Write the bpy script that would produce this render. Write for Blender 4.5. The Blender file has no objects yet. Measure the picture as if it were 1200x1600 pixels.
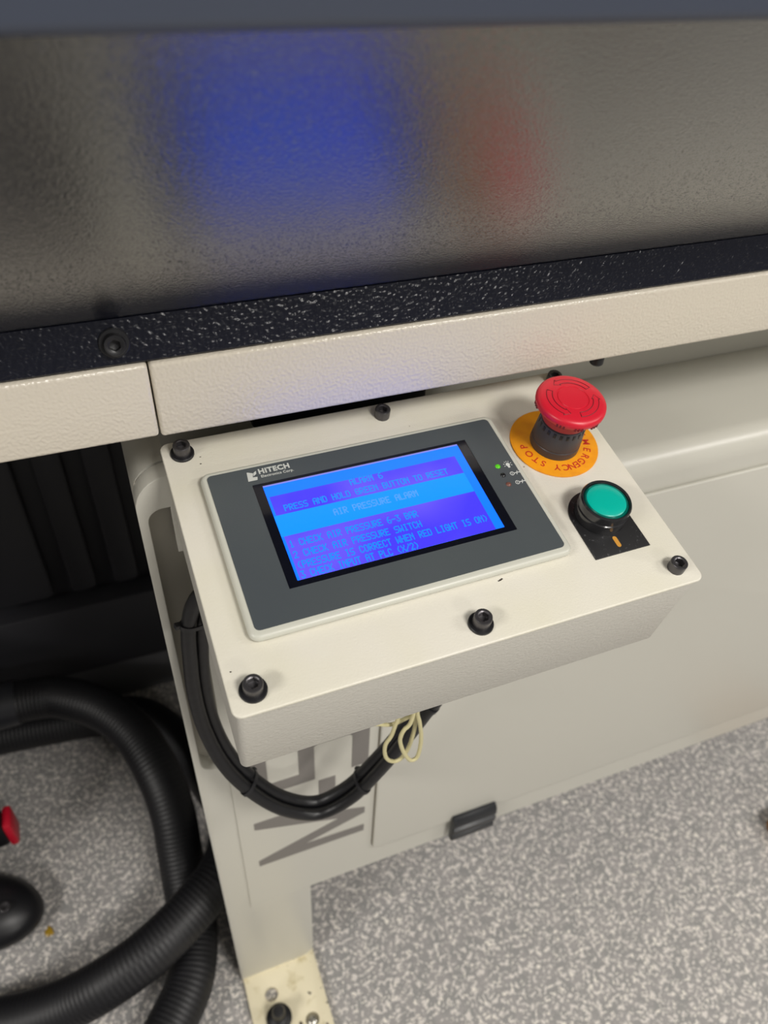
import bpy, bmesh, math, random
from mathutils import Vector, Matrix

S = bpy.context.scene
COL = S.collection
random.seed(4)

# ------------------------------------------------------------------ camera, world, lamps, exposure
cam_d = bpy.data.cameras.new('camera')
cam = bpy.data.objects.new('camera', cam_d)
COL.objects.link(cam)
CR = ((0.93180463, -0.36029848, 0.04387643),
      (-0.20825743, -0.62973154, -0.74837626),
      (0.2972692, 0.68820287, -0.6618216))            # rows: right, down, forward in world axes
CAM = Vector((0, 0, 1.211))
M = Matrix(((CR[0][0], -CR[1][0], -CR[2][0], CAM.x),
            (CR[0][1], -CR[1][1], -CR[2][1], CAM.y),
            (CR[0][2], -CR[1][2], -CR[2][2], CAM.z),
            (0, 0, 0, 1)))
cam.matrix_world = M
cam_d.sensor_fit = 'HORIZONTAL'
cam_d.sensor_width = 36.0
cam_d.lens = 36.0 * 1201.28 / 1200.0
cam_d.clip_start = 0.01
cam_d.dof.use_dof = True
cam_d.dof.focus_distance = 0.46
cam_d.dof.aperture_fstop = 10.5
S.camera = cam

w = bpy.data.worlds.new('room_light')
S.world = w
w.use_nodes = True
w.node_tree.nodes['Background'].inputs[0].default_value = (1.0, 0.965, 0.925, 1)
w.node_tree.nodes['Background'].inputs[1].default_value = 0.18


def lamp(name, loc, aim, sx, sy, watts, color):
    d = bpy.data.lights.new(name, 'AREA')
    d.shape = 'RECTANGLE'
    d.size, d.size_y = sx, sy
    d.energy = watts
    d.color = color
    o = bpy.data.objects.new(name, d)
    COL.objects.link(o)
    o.location = loc
    o.rotation_euler = (Vector(aim) - Vector(loc)).to_track_quat('-Z', 'Y').to_euler()
    return o


WARM = (1.0, 0.962, 0.91)
lamp('ceiling_lamp', (0.75, -1.25, 2.55), (0.75, -0.9, 0), 0.65, 0.5, 54, WARM)
lamp('ceiling_lamp', (1.9, -5.2, 2.55), (1.7, -4.2, 0), 1.0, 0.3, 78, WARM)
lamp('ceiling_lamp', (-2.5, -0.7, 2.55), (-1.6, -0.3, 0), 1.2, 0.45, 66, WARM)
lamp('ceiling_lamp', (2.5, -1.0, 2.55), (2.5, -0.8, 0), 1.2, 0.45, 40, WARM)

S.view_settings.view_transform = 'Standard'
S.view_settings.look = 'None'
S.view_settings.exposure = -0.20
S.view_settings.gamma = 1.0
S.view_settings.use_curve_mapping = False


# ------------------------------------------------------------------ materials
def lin(c):
    return tuple(((v / 255) / 12.92 if v / 255 <= 0.04045 else ((v / 255 + 0.055) / 1.055) ** 2.4) for v in c) + (1.0,)


def mat(name, rgb, rough=0.5, metal=0.0, bump=None, vary=None, emit=None, spec=0.5, specks=None, coat=0.0):
    m = bpy.data.materials.new(name)
    m.use_nodes = True
    nt = m.node_tree
    b = nt.nodes['Principled BSDF']
    col = lin(rgb)
    b.inputs['Base Color'].default_value = col
    b.inputs['Roughness'].default_value = rough
    b.inputs['Metallic'].default_value = metal
    b.inputs['Specular IOR Level'].default_value = spec
    b.inputs['Coat Weight'].default_value = coat
    b.inputs['Coat IOR'].default_value = 1.7
    b.inputs['Coat Roughness'].default_value = rough
    tc = nt.nodes.new('ShaderNodeTexCoord')
    last = None
    if vary:
        sc, rgb2, lo, hi = vary
        n = nt.nodes.new('ShaderNodeTexNoise')
        n.inputs['Scale'].default_value = sc
        n.inputs['Detail'].default_value = 3
        nt.links.new(tc.outputs['Object'], n.inputs['Vector'])
        r = nt.nodes.new('ShaderNodeMapRange')
        r.inputs[1].default_value, r.inputs[2].default_value = lo, hi
        nt.links.new(n.outputs['Fac'], r.inputs[0])
        x = nt.nodes.new('ShaderNodeMix')
        x.data_type = 'RGBA'
        x.inputs[6].default_value = col
        x.inputs[7].default_value = lin(rgb2)
        nt.links.new(r.outputs[0], x.inputs[0])
        last = x.outputs[2]
    if specks:
        sc, rgb3, thr = specks
        n = nt.nodes.new('ShaderNodeTexNoise')
        n.inputs['Scale'].default_value = sc
        n.inputs['Detail'].default_value = 2
        nt.links.new(tc.outputs['Object'], n.inputs['Vector'])
        r = nt.nodes.new('ShaderNodeMapRange')
        r.inputs[1].default_value, r.inputs[2].default_value = thr, thr + 0.02
        nt.links.new(n.outputs['Fac'], r.inputs[0])
        x = nt.nodes.new('ShaderNodeMix')
        x.data_type = 'RGBA'
        x.inputs[6].default_value = col
        if last:
            nt.links.new(last, x.inputs[6])
        x.inputs[7].default_value = lin(rgb3)
        nt.links.new(r.outputs[0], x.inputs[0])
        last = x.outputs[2]
    if last:
        nt.links.new(last, b.inputs['Base Color'])
    if bump:
        sc, st, dist = bump
        n = nt.nodes.new('ShaderNodeTexNoise')
        n.inputs['Scale'].default_value = sc
        n.inputs['Detail'].default_value = 0.3
        nt.links.new(tc.outputs['Object'], n.inputs['Vector'])
        bp = nt.nodes.new('ShaderNodeBump')
        bp.inputs['Strength'].default_value = st
        bp.inputs['Distance'].default_value = dist
        nt.links.new(n.outputs['Fac'], bp.inputs['Height'])
        nt.links.new(bp.outputs[0], b.inputs['Normal'])
        nt.links.new(bp.outputs[0], b.inputs['Coat Normal'])
    if emit:
        b.inputs['Emission Color'].default_value = emit[:3] + (1,)
        b.inputs['Emission Strength'].default_value = emit[3]
    return m


CREAM = (208, 200, 184)
m_lid = mat('lid_paint', (218, 214, 201), 0.42, bump=(900, 0.25, 0.0004), vary=(14, (215, 211, 193), 0.45, 0.7), specks=(140, (120, 108, 84), 0.79))
m_box = mat('box_paint', (188, 185, 176), 0.45, bump=(620, 0.5, 0.0006))
m_rail = mat('rail_paint', CREAM, 0.27, bump=(540, 0.65, 0.0006))
m_cab = mat('cabinet_paint', (190, 188, 178), 0.32, bump=(420, 0.15, 0.0004))
m_foot = mat('foot_paint', (222, 213, 184), 0.55, vary=(60, (190, 178, 140), 0.55, 0.75), specks=(90, (70, 62, 50), 0.70))
m_hood = mat('hood_paint', (28, 29, 34), 0.25, bump=(950, 0.7, 0.00026), spec=1.0, coat=1.0)
m_strip = mat('strip_paint', (17, 19, 30), 0.24, bump=(430, 0.5, 0.0012))
m_toprail = mat('top_rail_paint', (64, 70, 84), 0.35, bump=(520, 0.2, 0.0004))
m_black = mat('black_plastic', (22, 22, 25), 0.42)
m_steel = mat('black_oxide_steel', (92, 90, 92), 0.36, metal=0.8)
m_rubber = mat('black_rubber', (11, 11, 14), 0.42, bump=(160, 0.25, 0.001))
m_grip = mat('latch_plastic', (28, 30, 33), 0.4)
m_hose = mat('hose_plastic', (20, 20, 23), 0.5)
m_cuff = mat('hose_cuff_plastic', (40, 41, 45), 0.35)
m_unit = mat('dark_panel', (30, 30, 35), 0.6)
m_plinth = mat('plinth_grey', (84, 84, 86), 0.6)
m_bezel = mat('bezel_plastic', (196, 196, 184), 0.35)
m_face = mat('face_film', (70, 76, 80), 0.4, bump=(1500, 0.2, 0.0002), vary=(8, (76, 82, 84), 0.4, 0.7))
m_window = mat('window_black', (10, 12, 22), 0.12)
m_white = mat('white_print', (205, 208, 205), 0.6)
m_silver = mat('silver_print', (196, 198, 192), 0.5)
m_ledg = mat('green_led', (70, 170, 20), 0.25, emit=(0.10, 0.5, 0.01, 0.45))
m_ledk = mat('dark_led', (20, 22, 24), 0.25)
m_ledr = mat('dull_red_led', (112, 70, 58), 0.3)
m_red = mat('red_plastic', (208, 26, 48), 0.36)
m_reddk = mat('red_skirt', (160, 28, 46), 0.4)
m_groove = mat('groove_red', (112, 10, 26), 0.5)
m_collar = mat('collar_plastic', (58, 58, 62), 0.42)
m_yellow = mat('legend_yellow', (232, 152, 10), 0.45, vary=(120, (222, 138, 12), 0.5, 0.75))
m_redink = mat('red_ink', (190, 40, 22), 0.6)
m_green = mat('green_lens', (0, 150, 132), 0.28, emit=(0.0, 0.30, 0.235, 0.5))
m_greendk = mat('green_lens_rim', (0, 96, 84), 0.2)
m_legend = mat('black_legend', (20, 20, 22), 0.5, specks=(500, (60, 60, 62), 0.66))
m_gold = mat('gold_mark', (200, 144, 60), 0.4)
m_wire = mat('yellowed_wire', (198, 190, 146), 0.45)
m_letter = mat('grey_vinyl', (116, 112, 108), 0.5)
m_seam = mat('seam_dark', (54, 44, 38), 0.7)
m_joint = mat('joint_grey', (128, 120, 106), 0.7)
m_wood = mat('brown_wood', (168, 116, 64), 0.6, vary=(30, (140, 92, 48), 0.4, 0.7))
m_glue = mat('amber_glue', (150, 120, 30), 0.3)
m_redlatch = mat('red_latch', (190, 20, 44), 0.4)
m_chrome = mat('worn_zinc', (170, 168, 160), 0.3, metal=0.9)

# screen colours (light given off by the panel)
def emi(name, rgb_lin, noise=None):
    m = bpy.data.materials.new(name)
    m.use_nodes = True
    nt = m.node_tree
    b = nt.nodes['Principled BSDF']
    b.inputs['Base Color'].default_value = (0.005, 0.005, 0.01, 1)
    b.inputs['Roughness'].default_value = 0.35
    b.inputs['Emission Strength'].default_value = 1.0
    b.inputs['Emission Color'].default_value = rgb_lin + (1,)
    if noise:
        tc = nt.nodes.new('ShaderNodeTexCoord')
        n = nt.nodes.new('ShaderNodeTexNoise')
        n.inputs['Scale'].default_value = 22
        n.inputs['Detail'].default_value = 0.5
        nt.links.new(tc.outputs['Object'], n.inputs['Vector'])
        r = nt.nodes.new('ShaderNodeMapRange')
        r.inputs[1].default_value, r.inputs[2].default_value = 0.38, 0.62
        nt.links.new(n.outputs['Fac'], r.inputs[0])
        x = nt.nodes.new('ShaderNodeMix')
        x.data_type = 'RGBA'
        x.inputs[6].default_value = rgb_lin + (1,)
        x.inputs[7].default_value = noise + (1,)
        nt.links.new(r.outputs[0], x.inputs[0])
        nt.links.new(x.outputs[2], b.inputs['Emission Color'])
    return m


e_edge = emi('screen_border_light', (0.0, 0.26, 2.0))
e_band = emi('screen_band_light', (0.0, 0.38, 2.0))
e_box = emi('screen_box_light', (0.165, 0.11, 1.7), (0.075, 0.05, 2.0))
e_text = emi('screen_text_light', (0.0, 0.34, 1.7))
e_pale = emi('screen_pale_text_light', (0.11, 0.43, 1.5))
e_lav = emi('screen_edge_line_light', (0.30, 0.30, 0.85))


def floor_material():
    m = bpy.data.materials.new('speckled_vinyl')
    m.use_nodes = True
    nt = m.node_tree
    b = nt.nodes['Principled BSDF']
    b.inputs['Roughness'].default_value = 0.5
    tc = nt.nodes.new('ShaderNodeTexCoord')

    def noise(scale, detail, dist):
        n = nt.nodes.new('ShaderNodeTexNoise')
        n.inputs['Scale'].default_value = scale
        n.inputs['Detail'].default_value = detail
        n.inputs['Distortion'].default_value = dist
        nt.links.new(tc.outputs['Object'], n.inputs['Vector'])
        return n

    def ramp(src, lo, hi):
        r = nt.nodes.new('ShaderNodeMapRange')
        r.inputs[1].default_value, r.inputs[2].default_value = lo, hi
        nt.links.new(src, r.inputs[0])
        return r.outputs[0]

    def mix(fac, a, c):
        x = nt.nodes.new('ShaderNodeMix')
        x.data_type = 'RGBA'
        for s, v in ((6, a), (7, c)):
            if isinstance(v, tuple):
                x.inputs[s].default_value = lin(v)
            else:
                nt.links.new(v, x.inputs[s])
        nt.links.new(fac, x.inputs[0])
        return x.outputs[2]
    base = mix(ramp(noise(45, 2, 0).outputs['Fac'], 0.4, 0.6), (142, 141, 139), (154, 151, 149))
    c1 = mix(ramp(noise(160, 1.2, 0.6).outputs['Fac'], 0.55, 0.62), base, (210, 204, 198))
    c2 = mix(ramp(noise(170, 1.0, 0.9).outputs['Fac'], 0.63, 0.67), c1, (226, 220, 210))
    nt.links.new(c2, b.inputs['Base Color'])
    return m


m_floor = floor_material()


# ------------------------------------------------------------------ mesh helpers
def tag(o, label=None, cat=None, group=None, kind=None):
    if label: o['label'] = label
    if cat: o['category'] = cat
    if group: o['group'] = group
    if kind: o['kind'] = kind
    return o


def empty(name, mw, label, cat):
    o = bpy.data.objects.new(name, None)
    o.empty_display_size = 0.02
    COL.objects.link(o)
    o.matrix_world = mw
    return tag(o, label, cat)


def link(name, bm, material, parent=None, angle=35, label=None):
    bmesh.ops.recalc_face_normals(bm, faces=bm.faces)
    me = bpy.data.meshes.new(name)
    bm.to_mesh(me)
    bm.free()
    me.materials.append(material)
    me.shade_smooth()
    me.set_sharp_from_angle(angle=math.radians(angle))
    o = bpy.data.objects.new(name, me)
    COL.objects.link(o)
    if parent:
        o.parent = parent
    if label:
        o['label'] = label
    return o


def rrect(x0, y0, x1, y1, r, n=6):
    r = max(r, 1e-5)
    pts = []
    for cx, cy, a in ((x1 - r, y1 - r, 0), (x0 + r, y1 - r, 90), (x0 + r, y0 + r, 180), (x1 - r, y0 + r, 270)):
        for k in range(n + 1):
            t = math.radians(a + 90 * k / n)
            pts.append((cx + r * math.cos(t), cy + r * math.sin(t)))
    return pts


AX = {'xy': lambda a, b, c: (a, b, c), 'xz': lambda a, b, c: (a, c, b), 'yz': lambda a, b, c: (c, a, b)}


def add_prism(bm, outer, c0, c1, plane='xy', holes=(), bev=0.0, seg=2):
    """outline (with holes) in a plane, extruded from c0 to c1; bev rounds the rims at c0 and c1"""
    f = AX[plane]
    t = bmesh.new()
    es = []
    for loop in (outer,) + tuple(holes):
        vs = [t.verts.new((p[0], p[1], 0)) for p in loop]
        es += [t.edges.new((vs[i], vs[(i + 1) % len(vs)])) for i in range(len(vs))]
    if holes:
        bmesh.ops.triangle_fill(t, use_beauty=True, use_dissolve=False, edges=es)
    else:
        t.faces.new(t.verts[:])
    g = bmesh.ops.extrude_face_region(t, geom=t.faces[:])
    for v in g['geom']:
        if isinstance(v, bmesh.types.BMVert):
            v.co.z = 1
    bmesh.ops.recalc_face_normals(t, faces=t.faces)
    lo, hi = min(c0, c1), max(c0, c1)
    for v in t.verts:
        v.co.z = lo + (hi - lo) * v.co.z
    if bev:
        rim = [e for e in t.edges if len(e.link_faces) == 2 and
               abs(e.link_faces[0].normal.dot(e.link_faces[1].normal)) < 0.3 and
               abs(e.verts[0].co.z - e.verts[1].co.z) < 1e-7]
        bmesh.ops.bevel(t, geom=rim, offset=bev, segments=seg, affect='EDGES', profile=0.5, clamp_overlap=True)
    mp = {}
    for v in t.verts:
        mp[v] = bm.verts.new(f(*v.co))
    for fc in t.faces:
        bm.faces.new([mp[v] for v in fc.verts])
    t.free()


def prism(*a, **k):
    bm = bmesh.new()
    add_prism(bm, *a, **k)
    return bm


def add_box(bm, x0, y0, z0, x1, y1, z1, bev=0.0, seg=2):
    t = bmesh.new()
    bmesh.ops.create_cube(t, size=1)
    for v in t.verts:
        v.co = ((x0 + x1) / 2 + v.co.x * (x1 - x0), (y0 + y1) / 2 + v.co.y * (y1 - y0), (z0 + z1) / 2 + v.co.z * (z1 - z0))
    if bev:
        bmesh.ops.bevel(t, geom=t.edges[:], offset=bev, segments=seg, affect='EDGES', profile=0.5)
    mp = {v: bm.verts.new(v.co) for v in t.verts}
    for fc in t.faces:
        bm.faces.new([mp[v] for v in fc.verts])
    t.free()


def box(*a, **k):
    bm = bmesh.new()
    add_box(bm, *a, **k)
    return bm


def add_lathe(bm, prof, segs=48, cx=0, cy=0, mod=None):
    """profile of (r, z) turned about z through (cx, cy)"""
    rings = []
    for r, z in prof:
        if r < 1e-6:
            rings.append([bm.verts.new((cx, cy, z))])
        else:
            rings.append([bm.verts.new((cx + r * math.cos(2 * math.pi * k / segs), cy + r * math.sin(2 * math.pi * k / segs), z)) for k in range(segs)])
    for a, b in zip(rings, rings[1:]):
        for k in range(segs):
            q = (k + 1) % segs
            if len(a) == 1 and len(b) == 1:
                continue
            if len(a) == 1:
                bm.faces.new((a[0], b[k], b[q]))
            elif len(b) == 1:
                bm.faces.new((a[k], a[q], b[0]))
            else:
                bm.faces.new((a[k], a[q], b[q], b[k]))


def lathe(*a, **k):
    bm = bmesh.new()
    add_lathe(bm, *a, **k)
    return bm


def spline(pts, step):
    """Catmull-Rom through pts, resampled at about step"""
    P = [Vector(p) for p in pts]
    P = [2 * P[0] - P[1]] + P + [2 * P[-1] - P[-2]]
    fine = []
    for i in range(1, len(P) - 2):
        for k in range(24):
            t = k / 24
            a, b, c, d = P[i - 1], P[i], P[i + 1], P[i + 2]
            fine.append(0.5 * (2 * b + (c - a) * t + (2 * a - 5 * b + 4 * c - d) * t * t + (3 * b - a - 3 * c + d) * t ** 3))
    fine.append(P[-2])
    out, acc = [fine[0]], 0.0
    for a, b in zip(fine, fine[1:]):
        L = (b - a).length
        while acc + L >= step:
            t = (step - acc) / L
            a = a + (b - a) * t
            out.append(a.copy())
            L = (b - a).length
            acc = 0.0
        acc += L
    if (out[-1] - fine[-1]).length > step * 0.3:
        out.append(fine[-1])
    return out


def add_tube(bm, path, radius, segs=16, cap=True):
    """radius: number or function of the sample index"""
    n = len(path)
    T = [(path[min(i + 1, n - 1)] - path[max(i - 1, 0)]).normalized() for i in range(n)]
    ref = Vector((0, 0, 1)) if abs(T[0].z) < 0.9 else Vector((1, 0, 0))
    N = (ref - T[0] * ref.dot(T[0])).normalized()
    rings = []
    for i in range(n):
        N = (N - T[i] * N.dot(T[i])).normalized()
        B = T[i].cross(N)
        r = radius(i) if callable(radius) else radius
        rings.append([bm.verts.new(path[i] + r * (math.cos(2 * math.pi * k / segs) * N + math.sin(2 * math.pi * k / segs) * B)) for k in range(segs)])
    for a, b in zip(rings, rings[1:]):
        for k in range(segs):
            q = (k + 1) % segs
            bm.faces.new((a[k], a[q], b[q], b[k]))
    if cap:
        bm.faces.new(rings[0])
        bm.faces.new(rings[-1][::-1])


def tube(*a, **k):
    bm = bmesh.new()
    add_tube(bm, *a, **k)
    return bm


def text_bm(body, size, depth, bold=0.0, spacing=1.0, align='LEFT'):
    cu = bpy.data.curves.new('tmp_text', 'FONT')
    cu.body = body
    cu.size = size
    cu.extrude = depth / 2
    cu.offset = bold
    cu.space_character = spacing
    cu.align_x = align
    cu.resolution_u = 4
    o = bpy.data.objects.new('tmp_text', cu)
    COL.objects.link(o)
    dg = bpy.context.evaluated_depsgraph_get()
    me = bpy.data.meshes.new_from_object(o.evaluated_get(dg))
    bm = bmesh.new()
    bm.from_mesh(me)
    bpy.data.objects.remove(o)
    bpy.data.curves.remove(cu)
    bpy.data.meshes.remove(me)
    return bm


def merge(bm, src, mtx):
    mp = {v: bm.verts.new(mtx @ v.co) for v in src.verts}
    for f in src.faces:
        try:
            bm.faces.new([mp[v] for v in f.verts])
        except ValueError:
            pass
    src.free()


# ------------------------------------------------------------------ floor
fl = link('floor', box(-3.0, -2.5, -0.03, 4.0, 3.5, 0.0), m_floor)
tag(fl, 'grey vinyl floor flecked with pale chips under the machine', None, None, 'structure')

# ------------------------------------------------------------------ machine body
I = Matrix.Identity(4)
mach = empty('machine_cabinet', Matrix.Translation((0.05, 0.40, 0)), 'large cream machine body with front door, top rail and corner leg on the speckled floor', 'machine')


def mpart(name, bm, m, parent=None, label=None, angle=35):
    o = link(name, bm, m, parent or mach, angle, label)
    o.matrix_parent_inverse = Matrix.Translation((-0.05, -0.40, 0)) if (parent or mach) is mach else I
    return o


# corner column (becomes the leg below the front panel), with its upright slot
def arc(cx, cy, r, a0, a1, n=8):
    return [(cx + r * math.cos(math.radians(a0 + (a1 - a0) * k / n)), cy + r * math.sin(math.radians(a0 + (a1 - a0) * k / n))) for k in range(n + 1)]


col_out = arc(0.078, 0.033, 0.024, -90, 0)[:] + [(0.102, 0.30), (0.102, 0.842), (0.0228, 0.842), (0.0228, 0.902)] + arc(0.0228, 0.8777, 0.0243, 90, 180)[1:] + [(-0.0015, 0.009)]
slot = arc(0.0185, 0.568, 0.0140, 180, 360, 8) + [(0.0325, 0.835)] + [(0.0200, 0.835), (0.0200, 0.876), (0.0150, 0.876)] + arc(0.0150, 0.8655, 0.0105, 90, 180, 6)
bm = prism(col_out, 0.3966, 0.4115, 'xz', holes=(slot,), bev=0.0035, seg=3)
add_prism(bm, col_out, 0.4135, 0.48, 'xz')
mpart('column', bm, m_cab)
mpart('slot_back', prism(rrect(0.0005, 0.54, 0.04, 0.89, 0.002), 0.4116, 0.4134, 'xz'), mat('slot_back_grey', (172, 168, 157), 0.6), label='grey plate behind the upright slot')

# floor foot with bolt holes
foot_out = [(0.0, 0.16), (0.102, 0.16), (0.102, 0.405), (0.0, 0.405)]
foot = mpart('foot_plate', prism(foot_out, 0.0, 0.009, 'xy', holes=(arc(0.032, 0.366, 0.009, 0, 340, 17), arc(0.076, 0.318, 0.009, 0, 340, 17)), bev=0.0012), m_foot, label='yellowed foot plate with chipped edges')
bm = lathe([(0.0, 0.0), (0.008, 0.0), (0.008, 0.004), (0.005, 0.0065), (0.0, 0.007)], 20, 0.076, 0.318)
mpart('anchor_bolt', bm, m_chrome, label='bright worn bolt in the foot plate')
bm = lathe([(0.0, 0.0095), (0.017, 0.0095), (0.017, 0.014), (0.0135, 0.0165), (0.0135, 0.023), (0.0095, 0.026), (0.0085, 0.036), (0.007, 0.0405), (0.0, 0.042)], 24, 0.0345, 0.334)
mpart('levelling_bolt', bm, m_black, label='black levelling bolt on the foot plate')

# front panel with folded top
prof = [(0.400, 0.235), (0.395, 0.235), (0.395, 0.801)] + arc(0.417, 0.801, 0.022, 180, 90, 8)[1:] + [(0.523, 0.823), (0.523, 0.818), (0.417, 0.818)] + arc(0.417, 0.801, 0.017, 90, 180, 6)[1:]
mpart('front_panel', prism(prof, 0.0275, 1.5, 'yz'), m_cab, angle=50)
mpart('rear_strip', box(0.0165, 0.5235, 0.80, 1.5, 0.53, 0.945, bev=0.001), m_cab)
# door, proud of the front panel, with a shadow gap all round
mpart('seal', prism(rrect(0.1790, 0.2815, 1.301, 0.770, 0.0115), 0.3942, 0.3950, 'xz'), m_joint, label='dark gap line around the door')
mpart('door', prism(rrect(0.180, 0.2825, 1.30, 0.785, 0.011), 0.3902, 0.3944, 'xz', bev=0.0016, seg=3), m_cab)
lp = [(0.3905, 0.2445), (0.3845, 0.2445), (0.381, 0.248), (0.381, 0.256), (0.3838, 0.2585), (0.3838, 0.2615), (0.380, 0.264), (0.3795, 0.274), (0.3835, 0.2765), (0.3835, 0.2795), (0.3805, 0.282), (0.3825, 0.292), (0.3865, 0.296), (0.3905, 0.296)]
bm = prism([(p[0], p[1]) for p in lp], 0.285, 0.3455, 'yz', bev=0.0015, seg=2)
add_box(bm, 0.2845, 0.3822, 0.2465, 0.2875, 0.3904, 0.2945, 0.0012)
mpart('latch', bm, m_grip, label='black ribbed plastic latch on the door edge')

# vinyl lettering, reading upwards
bm = bmesh.new()
Mg = [(.044, .334), (.168, .334), (.168, .348), (.096, .350), (.168, .3765), (.168, .3885), (.096, .416), (.168, .418), (.168, .432), (.044, .432), (.044, .419), (.138, .3825), (.044, .346)]
hy = [(.115, .444), (.133, .444), (.133, .477), (.115, .477)]
five = [(.045, .483), (.111, .483), (.111, .543), (.114, .546), (.148, .546), (.151, .542), (.151, .483), (.169, .483), (.169, .557), (.163, .563), (.101, .563), (.095, .557), (.095, .501), (.063, .501), (.063, .563), (.045, .563)]
for g in (Mg, hy, five):
    add_prism(bm, g, 0.3944, 0.3949, 'xz')
mpart('lettering', bm, m_letter, label='grey vinyl letters running up the panel')

# top rail in two lengths and the table behind it
bm = box(-0.95, 0.3700, 0.9508, 0.0200, 0.43, 0.9968, 0.0022, 3)
mpart('front_rail', bm, m_rail)
bm = box(0.0209, 0.3700, 0.9500, 1.5, 0.43, 0.9968, 0.0022, 3)
mpart('front_rail', bm, m_rail)
mpart('table', box(-0.95, 0.4305, 0.946, 1.5, 1.3, 0.992, 0.001), m_cab)
bm = lathe([(0, 0.9385), (0.0040, 0.9385), (0.0048, 0.9395), (0.0048, 0.9499), (0, 0.9499)], 20, 0.3205, 0.383)
mpart('bumper', bm, m_black, label='black rubber bumper under the top rail')
mpart('bracket', box(0.10, 0.425, 0.845, 0.24, 0.523, 0.851, 0.001), m_cab)
mpart('mounting_block', box(0.085, 0.432, 0.90, 0.215, 0.522, 0.9455, 0.002), m_black, label='black mounting block under the rail')
bm = bmesh.new(); add_tube(bm, [Vector((0.0, 0.3975, 0.0095)), Vector((0.04, 0.3975, 0.0095)), Vector((0.084, 0.3975, 0.0095)), Vector((0.094, 0.3975, 0.0125)), Vector((0.1005, 0.3975, 0.020))], 0.0018, 8)
mpart('weld_bead', bm, m_foot)
mpart('leg', box(1.35, 0.42, 0.0, 1.45, 0.52, 0.80, 0.004), m_cab)
mpart('leg', box(1.35, 1.15, 0.0, 1.45, 1.25, 0.945, 0.004), m_cab)
mpart('leg', box(-0.94, 1.15, 0.0, -0.84, 1.25, 0.945, 0.004), m_cab)

# ------------------------------------------------------------------ hood above the rail
hood = empty('machine_hood', Matrix.Translation((0.3, 0.39, 0.995)), 'dark grey textured hood leaning out over the cream rail', 'hood')


def hpart(name, bm, m, parent=None, label=None, angle=35):
    o = link(name, bm, m, parent or hood, angle, label)
    if (parent or hood) is hood:
        o.matrix_parent_inverse = Matrix.Translation((-0.3, -0.39, -0.995))
    return o


ca, sa = math.cos(math.radians(44)), math.sin(math.radians(44))
# outer face of the panel runs from (y .377, z 1.021) up and out to (y .237, z 1.169)
p0, p1 = (0.3778, 1.0215), (0.232, 1.1725)
pn = (ca * 0.005, sa * 0.005)
hpart('panel', prism([p0, p1, (p1[0] + pn[0], p1[1] + pn[1]), (p0[0] + pn[0], p0[1] + pn[1])], -1.0, 1.6, 'yz'), m_hood)
sp = [(0.3772, 1.0213), (0.3722, 0.9985), (0.3728, 0.9974), (0.3900, 0.9974), (0.3940, 1.0213)]
hpart('frame_strip', prism(sp, -1.0, 1.6, 'yz'), m_strip, label='glossy black textured lower frame strip')
tr = rrect(0.222, 1.171, 0.252, 1.232, 0.004, 4)
hpart('top_rail', prism(tr, -1.0, 1.6, 'yz'), m_toprail, label='blue-grey upper edge rail')
hpart('cover', prism([(0.252, 1.226), (0.252, 1.231), (0.80, 1.36), (1.28, 1.36), (1.28, 0.9925), (1.275, 0.9925), (1.275, 1.355), (0.80, 1.355)], -1.0, 1.6, 'yz'), m_toprail)


# socket head screws -------------------------------------------------
def screw_bm(rh, hh, rs, segs=28):
    """cap screw standing on z=0 with a hexagon socket"""
    bm = bmesh.new()
    n = 24
    hexr = lambda k: rs / max(abs(math.cos(math.radians(((k * 360 / n) % 60) - 30))), 0.5)
    def ring(fr, z):
        return [bm.verts.new((fr(k) * math.cos(2 * math.pi * k / n), fr(k) * math.sin(2 * math.pi * k / n), z)) for k in range(n)]
    rs_ = [ring(lambda k: rh, 0), ring(lambda k: rh, hh * 0.88), ring(lambda k: rh * 0.985, hh * 0.95), ring(lambda k: rh * 0.93, hh),
           ring(lambda k: rs * 1.32, hh), ring(lambda k: rs * 1.22, hh * 0.97), ring(hexr, hh * 0.94), ring(hexr, hh * 0.42), ring(lambda k: rs * 0.3, hh * 0.34)]
    for a, b in zip(rs_, rs_[1:]):
        for k in range(n):
            q = (k + 1) % n
            bm.faces.new((a[k], a[q], b[q], b[k]))
    bm.faces.new(rs_[-1])
    bm.faces.new(rs_[0][::-1])
    return bm


def washer_bm(r, ri, t, segs=32):
    return lathe([(ri, 0), (r, 0), (r, t * 0.7), (r * 0.94, t), (ri, t), (ri, 0)], segs)


# screw on the hood strip
nv = Vector((0, -0.9768, 0.214)).normalized()
zq = nv.to_track_quat('Z', 'X').to_matrix().to_4x4()
hs_m = Matrix.Translation(Vector((0.0063, 0.3747, 1.0097))) @ zq
bm = bmesh.new(); merge(bm, screw_bm(0.0056, 0.0062, 0.0027), hs_m)
scr = hpart('screw', bm, m_black, label='black socket screw in the frame strip')
bm = bmesh.new(); merge(bm, washer_bm(0.0078, 0.0045, 0.0016), hs_m)
wsh = link('washer', bm, m_black, scr)

# ------------------------------------------------------------------ control box (tilted console)
TH = math.radians(11.2223)
U = Vector((1, 0, 0)); V = Vector((0, math.cos(TH), math.sin(TH))); NN = Vector((0, -math.sin(TH), math.cos(TH)))


def plate(u, v, n=0.0, yaw=0.0):
    c, s = math.cos(math.radians(yaw)), math.sin(math.radians(yaw))
    a, b = U * c + V * s, V * c - U * s
    o = CAM + U * u + V * v + NN * (n - 0.364)
    return Matrix(((a.x, b.x, NN.x, o.x), (a.y, b.y, NN.y, o.y), (a.z, b.z, NN.z, o.z), (0, 0, 0, 1)))


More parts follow.
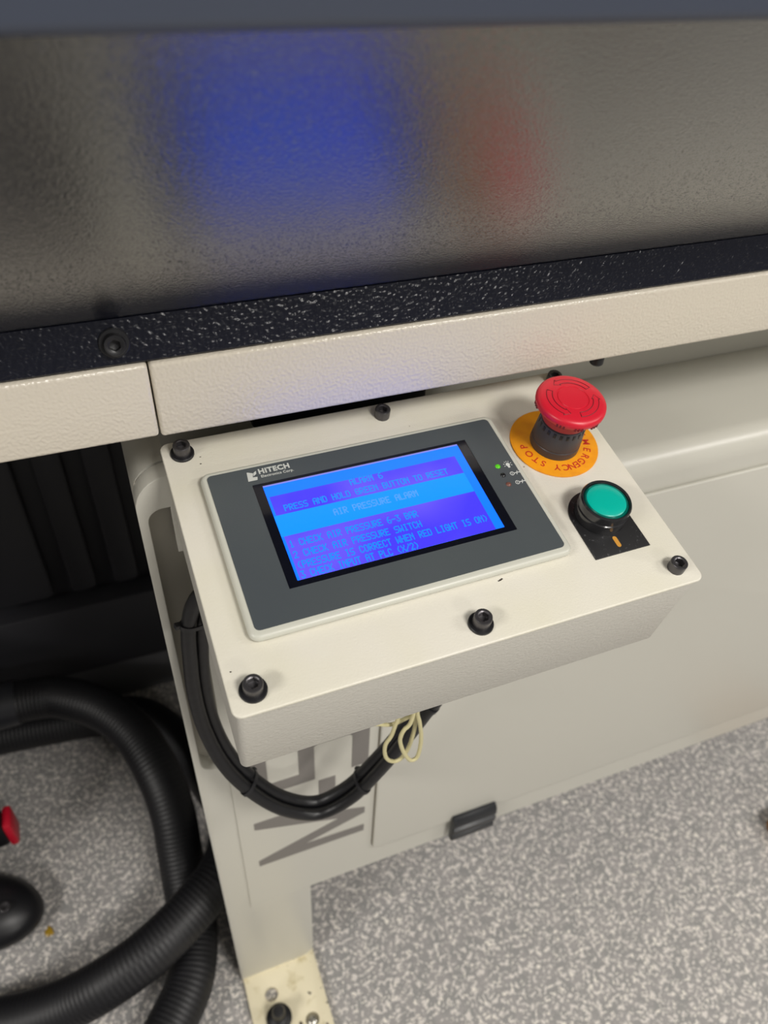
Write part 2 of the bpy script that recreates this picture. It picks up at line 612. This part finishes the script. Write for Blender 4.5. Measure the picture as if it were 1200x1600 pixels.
CU, CV = 0.1645, 0.2480
cbox = empty('control_box', plate(CU, CV, -0.0755, 0.55), 'cream steel control box with tilted lid held by black socket screws', 'control box')
B0 = 0.0755                                             # lid top in the box's own z
LW, LH = 0.1435, 0.0942
bm = prism(rrect(-LW + 0.0022, -LH + 0.0018, LW - 0.0022, LH - 0.0018, 0.004), 0.0, B0 - 0.0034, 'xy', bev=0.0015, seg=3)
link('housing', bm, m_box, cbox)
bm = prism(rrect(-LW + 0.004, -LH + 0.004, LW - 0.004, LH - 0.004, 0.004), B0 - 0.0034, B0 - 0.0026, 'xy')
link('gap_strip', bm, m_seam, cbox, label='thin dark joint under the lid')
bm = prism(rrect(-LW, -LH, LW, LH, 0.0055), B0 - 0.0026, B0, 'xy', bev=0.0009, seg=3)
lid = link('lid', bm, m_lid, cbox)
bolts = [(0.0326, 0.3298, 1), (0.1652, 0.3310, 0), (0.2990, 0.3340, 0), (0.0349, 0.1650, 1), (0.1629, 0.1662, 1), (0.2946, 0.1668, 0)]
cy, sy = math.cos(math.radians(0.55)), math.sin(math.radians(0.55))
sm_me = wm_me = None
for u, v, w_ in bolts:
    du, dv = u - CU, v - CV
    x, y = du * cy + dv * sy, -du * sy + dv * cy
    if sm_me is None:
        o = link('bolt', screw_bm(0.0052, 0.0066, 0.0027), m_steel, cbox)
        sm_me = o.data
    else:
        o = bpy.data.objects.new('bolt', sm_me)
        COL.objects.link(o)
        o.parent = cbox
    o.location = (x, y, B0 + (0.0018 if w_ else 0.0))
    o.rotation_euler = (0, 0, random.uniform(0, 1))
    if w_:
        if wm_me is None:
            wo = link('washer', washer_bm(0.0073, 0.0046, 0.0018), m_black, o)
            wm_me = wo.data
        else:
            wo = bpy.data.objects.new('washer', wm_me)
            COL.objects.link(wo)
            wo.parent = o
        wo.location = (0, 0, -0.0018)
# chipped paint spots on the lid
bm = bmesh.new()
for (u, v, r) in [(0.1862, 0.1893, 0.0009), (0.1874, 0.1897, 0.0007), (0.1851, 0.1890, 0.0006), (0.2985, 0.1640, 0.0006), (0.3005, 0.1655, 0.0006), (0.0265, 0.178, 0.0006), (0.0415, 0.319, 0.0006), (0.0425, 0.3245, 0.0005)]:
    du, dv = u - CU, v - CV
    x, y = du * cy + dv * sy, -du * sy + dv * cy
    pts = [(x + r * random.uniform(0.6, 1.3) * math.cos(a * 0.785), y + r * random.uniform(0.5, 1.0) * math.sin(a * 0.785)) for a in range(8)]
    add_prism(bm, pts, B0, B0 + 0.00008, 'xy')
link('paint_chip', bm, m_seam, cbox)['kind'] = 'stuff'

# ------------------------------------------------------------------ operator panel with screen
HU, HV = 0.1371, 0.2490
hmi = empty('operator_panel', plate(HU, HV, 0.0, 1.0), 'grey operator panel with lit blue alarm screen on the control box lid', 'touch panel')
bm = prism(rrect(-0.0966, -0.0570, 0.0966, 0.0570, 0.004), 0.0, 0.0008, 'xy')  # black strip put in for the shadow between bezel and lid
link('gap_strip', bm, m_black, hmi, label='black strip drawn as the shadow line under the bezel')
bz = [rrect(-0.0983, -0.0587, 0.0983, 0.0587, 0.006)]
bm = prism(bz[0], 0.0009, 0.0062, 'xy', bev=0.0030, seg=4)
link('bezel', bm, m_bezel, hmi, label='pale grey rounded bezel')
wx0, wx1, wy0, wy1 = -0.0703, 0.0712, -0.0345, 0.0413
bm = prism(rrect(-0.0945, -0.0540, 0.0940, 0.0548, 0.003), 0.00615, 0.0066, 'xy', holes=(rrect(wx0, wy0, wx1, wy1, 0.0003, 1),))
link('face_film', bm, m_face, hmi, label='dark grey printed front film')
bm = prism(rrect(wx0 + 0.0001, wy0 + 0.0001, wx1 - 0.0001, wy1 - 0.0001, 0.0003, 1), 0.0061, 0.00635, 'xy')
link('window', bm, m_window, hmi, label='black border around the screen')

# screen: everything is measured from the screen's own lower left corner (width .1288, height .0692)
sx0, sy0, sw, sh = -0.0645, -0.0305, 0.1290, 0.0695
ZS = 0.00635


def srect(s0, t0, s1, t1, z0, z1, bm):
    add_prism(bm, [(sx0 + s0 * sw, sy0 + t0 * sh), (sx0 + s1 * sw, sy0 + t0 * sh), (sx0 + s1 * sw, sy0 + t1 * sh), (sx0 + s0 * sw, sy0 + t1 * sh)], z0, z1, 'xy')


bm = bmesh.new(); srect(0, 0, 1, 1, ZS, ZS + 0.0001, bm)
screen = link('screen', bm, e_edge, hmi, label='lit blue display area')
bm = bmesh.new(); srect(0.0, 0.985, 1.0, 1.0, ZS + 0.0001, ZS + 0.00015, bm)
link('edge_line', bm, e_lav, screen)
bm = bmesh.new(); srect(0.012, 0.660, 0.955, 0.868, ZS + 0.0001, ZS + 0.00015, bm)
link('banner', bm, e_box, screen, label='violet banner with the alarm heading')
bm = bmesh.new(); srect(0.0, 0.437, 0.955, 0.660, ZS + 0.0001, ZS + 0.00015, bm)
link('band', bm, e_band, screen, label='bright cyan band')
bm = bmesh.new(); srect(0.012, 0.0, 0.955, 0.437, ZS + 0.0001, ZS + 0.00015, bm)
link('text_box', bm, e_box, screen, label='violet box with the check list')

FONT = {'A': '0E11111F111111', 'B': '1E11111E11111E', 'C': '0E11101010110E', 'D': '1E11111111111E', 'E': '1F10101E10101F', 'F': '1F10101E101010',
        'G': '0E11101711110F', 'H': '1111111F111111', 'I': '0E04040404040E', 'K': '11121418141211', 'L': '1010101010101F', 'M': '111B1515111111',
        'N': '11191513111111', 'O': '0E11111111110E', 'P': '1E11111E101010', 'R': '1E11111E141211', 'S': '0F10100E01011E', 'T': '1F040404040404',
        'U': '1111111111110E', 'W': '11111115151B11', 'X': '11110A040A1111', '1': '040C040404040E', '2': '0E11010204081F', '3': '1F02040201110E',
        '6': '0608101E11110E', '(': '02040808080402', ')': '08040202020408', '-': '0000001F000000', '/': '01010204081010'}


def lcd(bm, body, s_left, t_base, cw, ch):
    """5x7 dot letters; cw = cell width, ch = cap height in metres"""
    px, py = cw / 6.0, ch / 7.0
    x0 = sx0 + s_left * sw
    y0 = sy0 + t_base * sh
    z = ZS + 0.00025
    for i, c in enumerate(body):
        g = FONT.get(c)
        if not g:
            continue
        for r in range(7):
            bits = int(g[2 * r:2 * r + 2], 16)
            k = 0
            while k < 5:
                if bits & (16 >> k):
                    e = k
                    while e + 1 < 5 and bits & (16 >> (e + 1)):
                        e += 1
                    xa, xb = x0 + i * cw + (k - 0.22) * px, x0 + i * cw + (e + 1.22) * px
                    ya, yb = y0 + (6 - r - 0.08) * py, y0 + (7 - r + 0.08) * py
                    bm.faces.new([bm.verts.new((xa, ya, z)), bm.verts.new((xb, ya, z)), bm.verts.new((xb, yb, z)), bm.verts.new((xa, yb, z))])
                    k = e
                k += 1


def centre(body, s_mid, cw):
    return s_mid - len(body) * cw / sw / 2


bm = bmesh.new()
CW, CH = 0.00288, 0.0049
lcd(bm, 'ALARM 6', 0.397, 0.800, 0.0031, CH)
lcd(bm, 'PRESS AND HOLD GREEN BUTTON TO RESET', 0.058, 0.685, 0.00296, 0.0047)
lcd(bm, '1 CHECK AIR PRESSURE 6-3 BAR', 0.022, 0.314, 0.00284, CH)
lcd(bm, '2 CHECK AIR PRESSURE SWITCH', 0.022, 0.204, 0.00292, CH)
lcd(bm, '(PRESSURE IS CORRECT WHEN RED LIGHT IS ON)', 0.022, 0.100, 0.00284, CH)
lcd(bm, '3 CHECK INPUT AT PLC (X/2)', 0.022, 0.006, 0.00274, CH)
link('lettering', bm, e_text, screen, label='blue alarm and check list letters')
bm = bmesh.new()
lcd(bm, 'AIR PRESSURE ALARM', 0.266, 0.525, 0.00302, CH)
link('lettering', bm, e_pale, screen, label='pale air pressure alarm letters on the cyan band')

ZF = 0.0066
bm = bmesh.new()
merge(bm, text_bm('HITECH', 0.0052, 0.0001, 0.00022, 1.10), Matrix.Translation((-0.0640, 0.0488, ZF)))
merge(bm, text_bm('Electronics Corp.', 0.0027, 0.0001, 0.00005, 1.06), Matrix.Translation((-0.0634, 0.0456, ZF)))
# emblem: notched block with a diagonal break
for poly in ([(-0.0716, 0.0445), (-0.0660, 0.0445), (-0.0654, 0.0468), (-0.0683, 0.0471), (-0.0671, 0.0500), (-0.0702, 0.0515), (-0.0708, 0.0515)],
             [(-0.0676, 0.0478), (-0.0655, 0.0492), (-0.0651, 0.0515), (-0.0668, 0.0505)]):
    add_prism(bm, poly, ZF, ZF + 0.0001, 'xy')
link('logo', bm, m_silver, hmi, label='silver maker lettering with small emblem')
for k, (v, m_, lb) in enumerate(((0.2645, m_ledg, 'lit green indicator'), (0.2570, m_ledk, 'dark indicator'), (0.2492, m_ledr, 'dull red indicator'))):
    bm = lathe([(0, 0.0010), (0.0009, 0.0009), (0.0015, 0.0005), (0.0018, 0.0)], 18)
    o = link('indicator', bm, m_, hmi, label=lb)
    o.location = (0.0822, v - HV - 0.0014, ZF)
bm = bmesh.new()
ix, iy = 0.0893, 0.2642 - HV - 0.0014
add_prism(bm, arc(ix, iy, 0.0014, -60, 240, 12), ZF, ZF + 0.0001)
add_prism(bm, [(ix - 0.0007, iy - 0.0026), (ix + 0.0007, iy - 0.0026), (ix + 0.0007, iy - 0.0012), (ix - 0.0007, iy - 0.0012)], ZF, ZF + 0.0001)
for a in (20, 60, 120, 160, 90, -20, 200):
    c_, s_ = math.cos(math.radians(a)), math.sin(math.radians(a))
    q = [(ix + c_ * r - s_ * d, iy + s_ * r + c_ * d) for r, d in ((0.0021, -0.00018), (0.0030, -0.00018), (0.0030, 0.00018), (0.0021, 0.00018))]
    add_prism(bm, q, ZF, ZF + 0.0001)
for v in (0.2566, 0.2491):
    iy = v - HV - 0.0014
    x = ix - 0.0007
    ro = arc(x, iy, 0.0015, 0, 345, 14)
    add_prism(bm, ro, ZF, ZF + 0.0001, 'xy', holes=(arc(x, iy, 0.0011, 0, 345, 14),))
    add_prism(bm, [(x - 0.00017, iy - 0.0006), (x + 0.00017, iy - 0.0006), (x + 0.00017, iy + 0.0006), (x - 0.00017, iy + 0.0006)], ZF, ZF + 0.0001)
    for (ax, ay, bx, by) in ((0.0015, 0, 0.0058, 0.0), (0.0028, -0.0014, 0.0040, 0.0012), (0.0052, -0.0006, 0.0058, 0.0008)):
        d = Vector((bx - ax, by - ay)).normalized() * 0.00024
        add_prism(bm, [(x + ax + d.y, iy + ay - d.x), (x + bx + d.y, iy + by - d.x), (x + bx - d.y, iy + by + d.x), (x + ax - d.y, iy + ay + d.x)], ZF, ZF + 0.0001)
link('symbols', bm, m_white, hmi, label='small white lamp and link symbols')

# ------------------------------------------------------------------ emergency stop button
est = empty('emergency_stop_button', plate(0.2698, 0.2785, 0.0, 0.55), 'red mushroom emergency stop button on yellow ring, upper right of control box', 'button')
ring = link('legend_ring', prism(arc(0, 0, 0.0302, 0, 354.4, 63), 0.0, 0.0010, 'xy', bev=0.0003), m_yellow, est, label='yellow legend ring')
bm = bmesh.new()
for c, a in zip('EMERGENCYSTOP', (5, -13.5, -31.5, -48.5, -62.8, -75, -86, -98, -112.7, -137, -151, -166.5, -184)):
    t = text_bm(c, 0.0070, 0.0001, 0.00007, 1, 'CENTER')
    ang = math.radians(a - 0.55)
    merge(bm, t, Matrix.Translation((0, 0, 0.00106)) @ Matrix.Rotation(ang - math.pi / 2, 4, 'Z') @ Matrix.Translation((0, 0.0201, 0)))
link('lettering', bm, m_redink, ring, label='red letters around the ring')
prof = [(0, 0.001), (0.0166, 0.001), (0.0168, 0.0016), (0.0166, 0.0066), (0.0163, 0.0070), (0.0163, 0.0074), (0.0165, 0.0078), (0.0158, 0.0170), (0.0150, 0.0230), (0.0135, 0.0235), (0, 0.0235)]
collar = link('collar', lathe(prof, 64), m_collar, est, angle=25, label='black ribbed collar')
bm = bmesh.new()
for k in range(22):                                       # notches round the collar's upper rim, as raised dark teeth
    a = 2 * math.pi * k / 22
    t = bmesh.new(); add_box(t, -0.0010, -0.0006, -0.0017, 0.0010, 0.0006, 0.0017, 0.0002)
    merge(bm, t, Matrix.Rotation(a, 4, 'Z') @ Matrix.Translation((0, 0.01495, 0.0205)) @ Matrix.Rotation(math.radians(6), 4, 'X'))
link('notch', bm, m_black, collar)
prof = [(0, 0.0236), (0.0140, 0.0236), (0.0147, 0.0242), (0.0151, 0.0275), (0.0162, 0.0315), (0.0165, 0.0335), (0, 0.0335)]
link('skirt', lathe(prof, 64), m_reddk, est, angle=30, label='dark red flared skirt under the cap')
prof = [(0, 0.0334), (0.0165, 0.0334), (0.0216, 0.0350), (0.0226, 0.0364), (0.0228, 0.0384), (0.0224, 0.0401), (0.0214, 0.0412), (0.0196, 0.0418),
        (0.0150, 0.0423), (0.0107, 0.0425), (0.0104, 0.0420), (0.0099, 0.0420), (0.0096, 0.0425), (0, 0.0426)]
cap = link('cap', lathe(prof, 96), m_red, est, angle=30, label='red mushroom cap')
# engraved turn arrows: thin dark-edged grooves built as fine raised lines
bm = bmesh.new()


def flat_arc(r, a0, a1, z=0.04285, rad=0.00024):
    pth = [Vector((r * math.cos(math.radians(a0 + (a1 - a0) * k / 20)), r * math.sin(math.radians(a0 + (a1 - a0) * k / 20)), z)) for k in range(21)]
    add_tube(bm, pth, rad, 6)


def seg_line(r0, a0, r1, a1, z=0.04285, rad=0.00024):
    q = [Vector((r * math.cos(math.radians(a)), r * math.sin(math.radians(a)), z)) for r, a in ((r0, a0), (r1, a1))]
    add_tube(bm, [q[0], (q[0] + q[1]) / 2, q[1]], rad, 6)


for base in (20, 140, 260):
    flat_arc(0.0168, base, base + 82, 0.04215)
    flat_arc(0.0132, base, base + 82, 0.0425)
    seg_line(0.0168, base, 0.0132, base, 0.0423)
    seg_line(0.0180, base + 82, 0.0168, base + 82, 0.0420)
    seg_line(0.0132, base + 82, 0.0122, base + 80, 0.0425)
    seg_line(0.0180, base + 82, 0.0150, base + 96, 0.0421)
    seg_line(0.0122, base + 80, 0.0150, base + 96, 0.0423)
link('arrows', bm, m_groove, cap, label='engraved turn arrows')
bm = bmesh.new()
for base in (225, 255, 285, 345, 15, 75, 105, 165):
    for d in (-5.5, 0, 5.5):
        t = bmesh.new(); add_box(t, -0.0006, -0.0009, -0.0012, 0.0006, 0.0006, 0.0012)
        merge(bm, t, Matrix.Rotation(math.radians(base + d - 90), 4, 'Z') @ Matrix.Translation((0, 0.0222, 0.0362)))
link('grip_notch', bm, m_groove, cap)

# ------------------------------------------------------------------ green push button
gb = empty('push_button', plate(0.2684, 0.2155, 0.0, 0.55), 'round green push button on black legend plate, lower right of control box', 'button')
out = arc(0, 0, 0.0196, 0, 180, 28) + [(-0.0196, -0.0297), (0.0196, -0.0297)]
leg = link('legend_plate', prism(out, 0.0, 0.0009, 'xy', bev=0.0002), m_legend, gb, label='black legend plate with round top')
bm = prism(arc(0.0, -0.0190, 0.0014, 0, 180, 10) + arc(0.0, -0.0243, 0.0014, 180, 360, 10), 0.0009, 0.0011, 'xy')
link('mark', bm, m_gold, leg, label='small gold bar mark')
prof = [(0, 0.0009), (0.0160, 0.0009), (0.0162, 0.0014), (0.0162, 0.0085), (0.0155, 0.0090), (0.0155, 0.0096), (0.0160, 0.0100), (0.0160, 0.0150), (0.0154, 0.0160), (0.0148, 0.0160), (0.0142, 0.0150), (0.0142, 0.0130), (0, 0.0130)]
link('collar', lathe(prof, 64), mat('button_collar', (36, 36, 38), 0.14, spec=0.7), gb, angle=28, label='glossy black button collar')
prof = [(0, 0.0130), (0.0140, 0.0130), (0.0140, 0.0146), (0.0130, 0.0156), (0.0126, 0.0152), (0.0126, 0.0140), (0, 0.0140)]
link('lens_rim', lathe(prof, 64), m_greendk, gb, angle=28, label='dark green rim of the lens')
prof = [(0, 0.0140), (0.0124, 0.0140), (0.0124, 0.0152), (0.0114, 0.0158), (0.0060, 0.0162), (0, 0.0164)]
link('lens', lathe(prof, 64), m_green, gb, angle=28, label='teal green lens')

# ------------------------------------------------------------------ cables under the box
cab = [(0.060, 0.370, 0.8235), (0.046, 0.377, 0.815), (0.030, 0.3825, 0.800), (0.0215, 0.3835, 0.7753), (0.0176, 0.3825, 0.7399), (0.0153, 0.38, 0.7027), (0.0168, 0.375, 0.6605), (0.025, 0.365, 0.6201), (0.0409, 0.355, 0.5854), (0.0654, 0.345, 0.5528), (0.0966, 0.34, 0.5321), (0.126, 0.335, 0.5505), (0.1495, 0.33, 0.5904), (0.1692, 0.325, 0.6345), (0.1839, 0.32, 0.6748), (0.1935, 0.315, 0.7068), (0.2010, 0.312, 0.77), (0.2040, 0.310, 0.8225)]
bundle = empty('cable_bundle', Matrix.Translation(cab[0]), 'two black cables tied together, looping below the control box', 'cable')
inv = Matrix.Translation(cab[0]).inverted()
pathc = spline(cab, 0.006)


def offs(path, r, phase, turns):
    n = len(path)
    out = []
    for i, p in enumerate(path):
        T = (path[min(i + 1, n - 1)] - path[max(i - 1, 0)]).normalized()
        A = T.cross(Vector((0, 1, 0))).normalized()
        Bv = A.cross(T).normalized()
        a = phase + turns * 2 * math.pi * i / n
        out.append(p + r * (math.cos(a) * A + math.sin(a) * Bv))
    return out


for ph in (0.2, 0.2 + math.pi):
    o = link('cable', tube(offs(pathc, 0.0055, ph, 0.35), 0.0057, 18), m_rubber, bundle, 60)
    o.matrix_parent_inverse = inv
for t_ in (0.10, 0.40, 0.60, 0.80):
    i = int(t_ * (len(pathc) - 1))
    p = pathc[i]
    T = (pathc[i + 1] - pathc[i - 1]).normalized()
    A = T.cross(Vector((0, 1, 0))).normalized(); Bv = A.cross(T)
    a0 = 0.2 + 0.35 * 2 * math.pi * i / len(pathc)
    E1 = math.cos(a0) * A + math.sin(a0) * Bv
    E2 = T.cross(E1).normalized()
    bm = bmesh.new()
    rings = []
    for k in range(28):
        an = 2 * math.pi * k / 28
        rr = [p + E1 * (math.cos(an) * (0.0115 + q)) + E2 * (math.sin(an) * (0.0065 + q)) + T * s for q, s in ((0, -0.0018), (0.0010, -0.0018), (0.0010, 0.0018), (0, 0.0018))]
        rings.append([bm.verts.new(v) for v in rr])
    for k in range(28):
        a_, b_ = rings[k], rings[(k + 1) % 28]
        for j in range(4):
            bm.faces.new((a_[j], a_[(j + 1) % 4], b_[(j + 1) % 4], b_[j]))
    t2 = bmesh.new(); add_box(t2, -0.0025, -0.0022, -0.002, 0.0045 if t_ == 0.10 else 0.003, 0.0022, 0.002, 0.0005)
    d1 = Vector((-1, -0.2, 0.0)) if t_ == 0.10 else E1
    d1 = (d1 - T * d1.dot(T)).normalized(); d2 = T.cross(d1)
    c = p + d1 * 0.0110
    merge(bm, t2, Matrix(((d1.x, d2.x, T.x, c.x), (d1.y, d2.y, T.y, c.y), (d1.z, d2.z, T.z, c.z), (0, 0, 0, 1))))
    o = link('cable_tie', bm, m_black, bundle)
    o.matrix_parent_inverse = inv

# yellowed wire loops
W1 = [(0.1250, 0.30, 0.745), (0.1300, 0.30, 0.715), (0.1366, 0.30, 0.7064), (0.1435, 0.3, 0.7019), (0.1484, 0.3, 0.7008), (0.1533, 0.3, 0.7019), (0.1582, 0.3, 0.7034), (0.1618, 0.3, 0.7046), (0.1671, 0.3, 0.7079), (0.170, 0.3, 0.73), (0.170, 0.3, 0.8215)]
W2 = [(0.152, 0.297, 0.8215), (0.1505, 0.296, 0.76), (0.1488, 0.295, 0.7172), (0.1472, 0.295, 0.7082), (0.1444, 0.295, 0.6935), (0.1405, 0.295, 0.6852), (0.1398, 0.295, 0.675), (0.1422, 0.295, 0.6627), (0.1484, 0.295, 0.6548), (0.1548, 0.295, 0.6556), (0.1599, 0.295, 0.666), (0.1626, 0.295, 0.6817), (0.1639, 0.295, 0.6986), (0.1628, 0.295, 0.7171), (0.161, 0.295, 0.76), (0.160, 0.295, 0.8215)]
W3 = [(0.1620, 0.292, 0.8215), (0.1600, 0.291, 0.74), (0.1571, 0.29, 0.7124), (0.1521, 0.29, 0.705), (0.1497, 0.29, 0.694), (0.1519, 0.29, 0.6803), (0.1559, 0.29, 0.6673), (0.1611, 0.29, 0.6572), (0.1662, 0.29, 0.6582), (0.168, 0.29, 0.6715), (0.1676, 0.29, 0.6887), (0.1647, 0.29, 0.7085), (0.1616, 0.29, 0.7247), (0.160, 0.289, 0.76), (0.157, 0.288, 0.8195)]
W1 = [(0.1300, 0.305, 0.8222), (0.1290, 0.303, 0.76)] + W1[1:]
wires = empty('wire_loops', Matrix.Translation((0.16, 0.295, 0.82)), 'thin yellowed wires hanging in loops beneath the control box', 'wire')
winv = Matrix.Translation((-0.16, -0.295, -0.82))
for pth in (W1, W2, W3):
    o = link('wire', tube(spline(pth, 0.003), 0.00165, 10), m_wire, wires, 60)
    o.matrix_parent_inverse = winv


# ------------------------------------------------------------------ vacuum hoses on the floor
def hose(name, pts, radius, label, pitch=0.0065):
    t = empty(name, Matrix.Translation((pts[-1][0], pts[-1][1], 0)), label, 'hose')
    iv = Matrix.Translation((-pts[-1][0], -pts[-1][1], 0))
    step = pitch / 4
    path = spline(pts, step)
    prof = (0.0, -0.0004, -0.0006, -0.0004)
    o = link('tube', tube(path, lambda i: radius + prof[i % 4], 26), m_hose, t, 80)
    o.matrix_parent_inverse = iv
    return t, iv, path


HA = [(-0.3283, 0.8545, 0.165), (-0.2646, 0.8491, 0.165), (-0.2086, 0.8457, 0.165), (-0.1712, 0.8338, 0.165), (-0.1172, 0.7922, 0.165), (-0.077, 0.7342, 0.16), (-0.0537, 0.6634, 0.145), (-0.0456, 0.6131, 0.115), (-0.0474, 0.5703, 0.08), (-0.049, 0.5258, 0.05), (-0.0483, 0.4845, 0.036), (-0.0564, 0.4428, 0.034), (-0.0702, 0.4066, 0.034), (-0.0993, 0.3699, 0.034), (-0.1359, 0.3317, 0.034), (-0.20, 0.275, 0.034), (-0.32, 0.21, 0.034), (-0.52, 0.17, 0.034)]
HB = [(-0.3769, 0.9001, 0.034), (-0.2978, 0.894, 0.034), (-0.2164, 0.8863, 0.034), (-0.1435, 0.8768, 0.034), (-0.0720, 0.8556, 0.034), (-0.0260, 0.7975, 0.034), (0.0080, 0.7152, 0.036), (0.0300, 0.6345, 0.055), (0.0300, 0.5687, 0.090), (0.0040, 0.5086, 0.109), (-0.0497, 0.468, 0.108), (-0.1056, 0.4414, 0.1), (-0.1589, 0.4302, 0.085), (-0.2153, 0.4309, 0.06), (-0.2752, 0.4377, 0.045), (-0.3501, 0.4514, 0.035), (-0.46, 0.44, 0.034), (-0.62, 0.36, 0.034)]
ha, iva, pa = hose('vacuum_hose', HA, 0.0325, 'black ribbed vacuum hose arching from the grey cuff and down to floor')
hb, ivb, pb = hose('vacuum_hose', HB, 0.0325, 'black ribbed vacuum hose lying behind, crossing over the arched hose')
cuff = link('cuff', tube([Vector(p) for p in ((-0.3295, 0.8550, 0.165), (-0.32, 0.8538, 0.165), (-0.31, 0.8525, 0.165), (-0.295, 0.8512, 0.165), (-0.2646, 0.8492, 0.165), (-0.238, 0.8486, 0.165))], lambda i: (0.036, 0.036, 0.036, 0.0357, 0.0355, 0.035)[i], 32), m_cuff, ha, label='smooth dark grey hose cuff')
cuff.matrix_parent_inverse = iva

# ------------------------------------------------------------------ vacuum cleaner at the left edge
vac = empty('vacuum_cleaner', Matrix.Translation((-0.52, 0.72, 0)), 'black vacuum cleaner with red catch at the left edge of frame', 'vacuum cleaner')
prof = [(0, 0.07), (0.17, 0.07), (0.184, 0.08), (0.19, 0.12), (0.19, 0.30), (0.185, 0.33), (0.17, 0.345), (0.15, 0.40), (0.08, 0.43), (0, 0.435)]
link('drum', lathe(prof, 64), m_black, vac, angle=40)
bm = bmesh.new(); add_box(bm, 0.180, -0.060, 0.085, 0.247, -0.032, 0.150, 0.004)
add_box(bm, 0.18, -0.056, 0.15, 0.230, -0.036, 0.165, 0.003)
link('catch', bm, m_black, vac, label='black catch bracket')
bm = bmesh.new(); add_box(bm, 0.2472, -0.064, 0.086, 0.2600, -0.028, 0.140, 0.005)
link('catch_lever', bm, m_redlatch, vac, label='red catch lever')
# castor arm reaching out over the floor, domed with a screw on top
caster_m = Matrix.Translation((0.188, -0.114, 0))
prof = [(0, 0.012), (0.074, 0.012), (0.078, 0.018), (0.077, 0.028), (0.066, 0.043), (0.045, 0.054), (0.02, 0.058), (0, 0.0585)]
bm = bmesh.new(); merge(bm, lathe(prof, 48), caster_m @ Matrix.Rotation(math.radians(-20), 4, 'Z') @ Matrix.Diagonal((1.12, 0.70, 1.0, 1.0)))
arm = link('castor_housing', bm, m_black, vac, angle=50, label='rounded black castor housing')
bm = bmesh.new(); merge(bm, screw_bm(0.0075, 0.005, 0.0036), Matrix.Translation((0.229, -0.134, 0.0540)))
link('screw', bm, m_steel, arm)
for (x, y) in ((0.185, -0.114), (-0.15, -0.12), (-0.15, 0.10), (0.05, 0.12)):
    bm = bmesh.new()
    merge(bm, lathe([(0, -0.012), (0.015, -0.012), (0.018, -0.009), (0.018, 0.009), (0.015, 0.012), (0, 0.012)], 24), Matrix.Translation((x, y, 0.018)) @ Matrix.Rotation(math.pi / 2, 4, 'X'))
    add_box(bm, x - 0.006, y - 0.006, 0.03, x + 0.006, y + 0.006, 0.042 if x > 0.18 else 0.085)
    link('castor_wheel', bm, m_black, vac)

# ------------------------------------------------------------------ dark unit in the recess behind
unit = empty('dust_unit', Matrix.Translation((-0.2, 1.1, 0)), 'dark ribbed cabinet standing in the shadow under the table, left of leg', 'cabinet')
uinv = Matrix.Translation((0.2, -1.1, 0))


def upart(name, bm, m, label=None):
    o = link(name, bm, m, unit, 35, label)
    o.matrix_parent_inverse = uinv
    return o


upart('plinth', box(-0.75, 0.936, 0.0, 0.30, 1.13, 0.112, 0.002), m_plinth, 'mid grey plinth')
upart('base', box(-0.76, 0.918, 0.112, 0.305, 1.13, 0.268, 0.004), m_unit)
upart('body', box(-0.75, 0.955, 0.268, 0.295, 1.12, 0.86, 0.003), m_unit)
for x0, x1 in ((-0.70, -0.50), (-0.47, -0.27), (-0.235, -0.150), (-0.125, -0.085), (-0.06, -0.02), (0.01, 0.10), (0.13, 0.28)):
    bm = prism(rrect(x0, 0.285, x1, 0.83, 0.01, 3), 0.935, 0.956, 'xz', bev=0.006, seg=2)
    upart('rib_panel', bm, m_unit)

# ------------------------------------------------------------------ odds and ends on the floor
bm = prism(rrect(0.860, 0.250, 1.02, 0.330, 0.018, 5), 0.0, 0.035, 'xy', bev=0.004, seg=2)
wb = link('wood_block', bm, m_wood)
tag(wb, 'brown rounded wooden block on floor at right edge', 'block')
bm = bmesh.new()
bmesh.ops.create_icosphere(bm, subdivisions=2, radius=0.006)
for v in bm.verts:
    v.co.z = max(v.co.z * 0.55, -0.0002) + 0.0002
    k = 1 + 0.35 * math.sin(5 * v.co.x / 0.006 + 3 * v.co.y / 0.006)
    v.co.x = v.co.x * k - 0.246
    v.co.y = v.co.y * k * 1.2 + 0.558
gl = link('glue_crumb', bm, m_glue)
tag(gl, 'small amber crumb of glue on floor beside castor', 'crumb')
